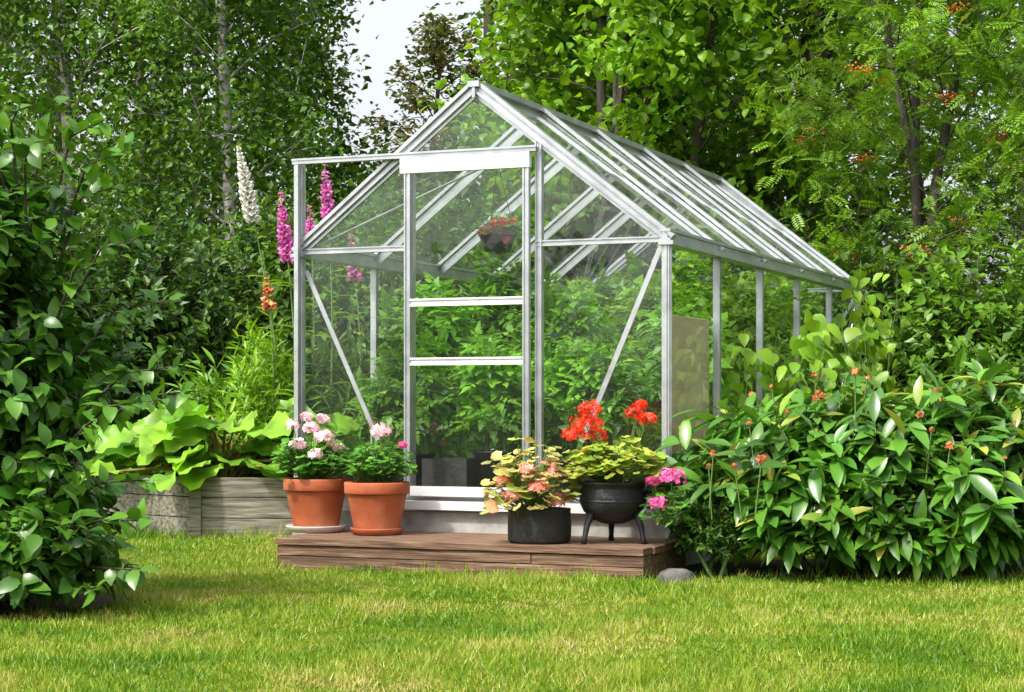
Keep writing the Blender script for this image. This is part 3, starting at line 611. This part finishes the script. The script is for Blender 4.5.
# plants in the greenhouse
for (u,v,h,m_) in ((.3,.9,1.15,M_tomato),(.35,2.0,1.35,M_tomato),(.4,3.2,1.3,M_bright),(1.0,2.5,1.3,M_tomato),(1.0,3.6,1.5,M_bright),(1.7,1.4,1.0,M_tomato),(1.7,2.5,1.25,M_bright),(1.65,3.6,1.3,M_tomato),(1.0,1.4,1.1,M_tomato),(1.35,1.9,1.2,M_bright)):
    b=G(u,v,ZB-.02)
    shrub('tomato_plant',b,[(0,0,h*.3,.27,.27,h*.32,int(62*h)),(U(-.08,.08),U(-.08,.08),h*.72,.22,.22,h*.32,int(62*h))],.16,7,T_tom,.14,.14,m_,M_stem,.003,.2,.35,3)
for (u,v,r,h) in((1.0,.38,.14,.27),(1.27,.8,.13,.22),(1.5,.6,.13,.24),(.4,.5,.14,.25)):
    q=G(u,v,ZB-.02); e=empty('plant_bucket',q); mb=MB(); lathe(mb,[(0,0),(r*.8,0),(r,h),(r*1.06,h),(r*1.06,h+.012),(r*.96,h+.012),(r*.93,h*.85),(.001,h*.85)]); mb.build('bucket',[M_fab],e)
    shrub('tomato_plant',q+A(0,0,h*.85),[(0,0,.3,.2,.2,.34,70)],.12,7,T_tom,.11,.11,M_tomato,M_stem,.003,.4,.3,2)
q=G(.76,.3,ZB-.02); e=empty('seedling_crate',q); e.rotation_euler=(0,0,ang); mb=MB(); 
for lo,hi in(((-.13,-.12,0),(.13,-.105,.24)),((-.13,.105,0),(.13,.12,.24)),((-.13,-.104,0),(-.115,.104,.24)),((.115,-.104,0),(.13,.104,.24)),((-.114,-.104,.0),(.114,.104,.18))): box(mb,lo,hi,0)
mb.build('crate',[M_fab],e)
# hanging basket
q=G(.74,.95,1.76); e=empty('hanging_basket',q); mb=MB(); lathe(mb,[(0,-.1),(.07,-.08),(.105,0),(.11,.005),(.1,.005)],n=20); mb.build('bowl',[M_fab],e)
mb=MB()
for a in(0,2.1,4.2): tube(mb,[(.1*math.cos(a),.1*math.sin(a),0),(0,0,.42)],.002,4)
mb.build('chains',[M_iron],e)
geranium('hanging_geranium',q,.15,.14,70,M_ger,[(0,-.05,.06,.05,M_red),(-.07,-.03,.02,.04,M_red),(.07,-.02,.07,.04,M_red),(.03,-.06,-.02,.04,M_red)],.05,1,False)

# climbing vine at rear right of greenhouse
mb=MB()
for i in range(26):
    v=U(.9,4.7); b=G(W+U(.1,.35),v,0); h=U(.95,1.45) if v<3.4 else U(1.3,1.8); k=9; t=np.linspace(0,1,k)
    pts=np.stack([b[0]+np.cumsum(rng.normal(0,.035,k)),b[1]+np.cumsum(rng.normal(0,.035,k)),t*h],1); tube(mb,pts,np.linspace(.006,.002,k),4,1)
    n=34; tt=U(.1,1,n); P=np.stack([np.interp(tt,t,pts[:,q]) for q in range(3)],1)+rng.normal(0,.06,(n,3)); a=U(0,6.28,n)
    inst(mb,T_oval,P,np.stack([np.cos(a),np.sin(a),-.6+0*a],1),A(.2,-.5,.7)+rng.normal(0,.4,(n,3)),U(.07,.14,n),U(.05,.11,n),0,True)
mb.build('climbing_vine',[M_bright,M_stem])

# ---------------------------------------------------------------- light, sky, camera
S=norm(A(-.46,-.50,.92)); el=math.asin(S[2]); az=math.atan2(S[0],S[1])
w=bpy.data.worlds.new('World'); sc.world=w; w.use_nodes=True; nt=w.node_tree; nt.nodes.clear()
sk=nt.nodes.new('ShaderNodeTexSky'); sk.sky_type='NISHITA'; sk.sun_disc=False; sk.sun_elevation=el; sk.sun_rotation=az%(2*math.pi); sk.dust_density=5; sk.air_density=1.0; sk.ozone_density=1
hs=nt.nodes.new('ShaderNodeHueSaturation'); hs.inputs['Saturation'].default_value=.25; hs.inputs['Value'].default_value=2.1
bg=nt.nodes.new('ShaderNodeBackground'); bg.inputs[1].default_value=.15; ow=nt.nodes.new('ShaderNodeOutputWorld')
nt.links.new(sk.outputs[0],hs.inputs['Color']); nt.links.new(hs.outputs[0],bg.inputs[0]); nt.links.new(bg.outputs[0],ow.inputs[0])
l=bpy.data.lights.new('sun','SUN'); l.energy=4.1; l.angle=math.radians(3); l.color=(1,.95,.84)
lo=bpy.data.objects.new('sun',l); sc.collection.objects.link(lo); lo.rotation_euler=Vector(S).to_track_quat('Z','Y').to_euler(); lo.location=(-5,-5,12)
cd=bpy.data.cameras.new('camera'); cam=bpy.data.objects.new('camera',cd); sc.collection.objects.link(cam)
cam.location=(0,0,.8); cam.rotation_euler=(math.radians(90),0,0); cd.sensor_width=36; cd.lens=36*1885/1024; cd.shift_y=60/1024; cd.clip_end=1000
sc.camera=cam
sc.view_settings.view_transform='Standard'; sc.view_settings.look='None'; sc.view_settings.exposure=0
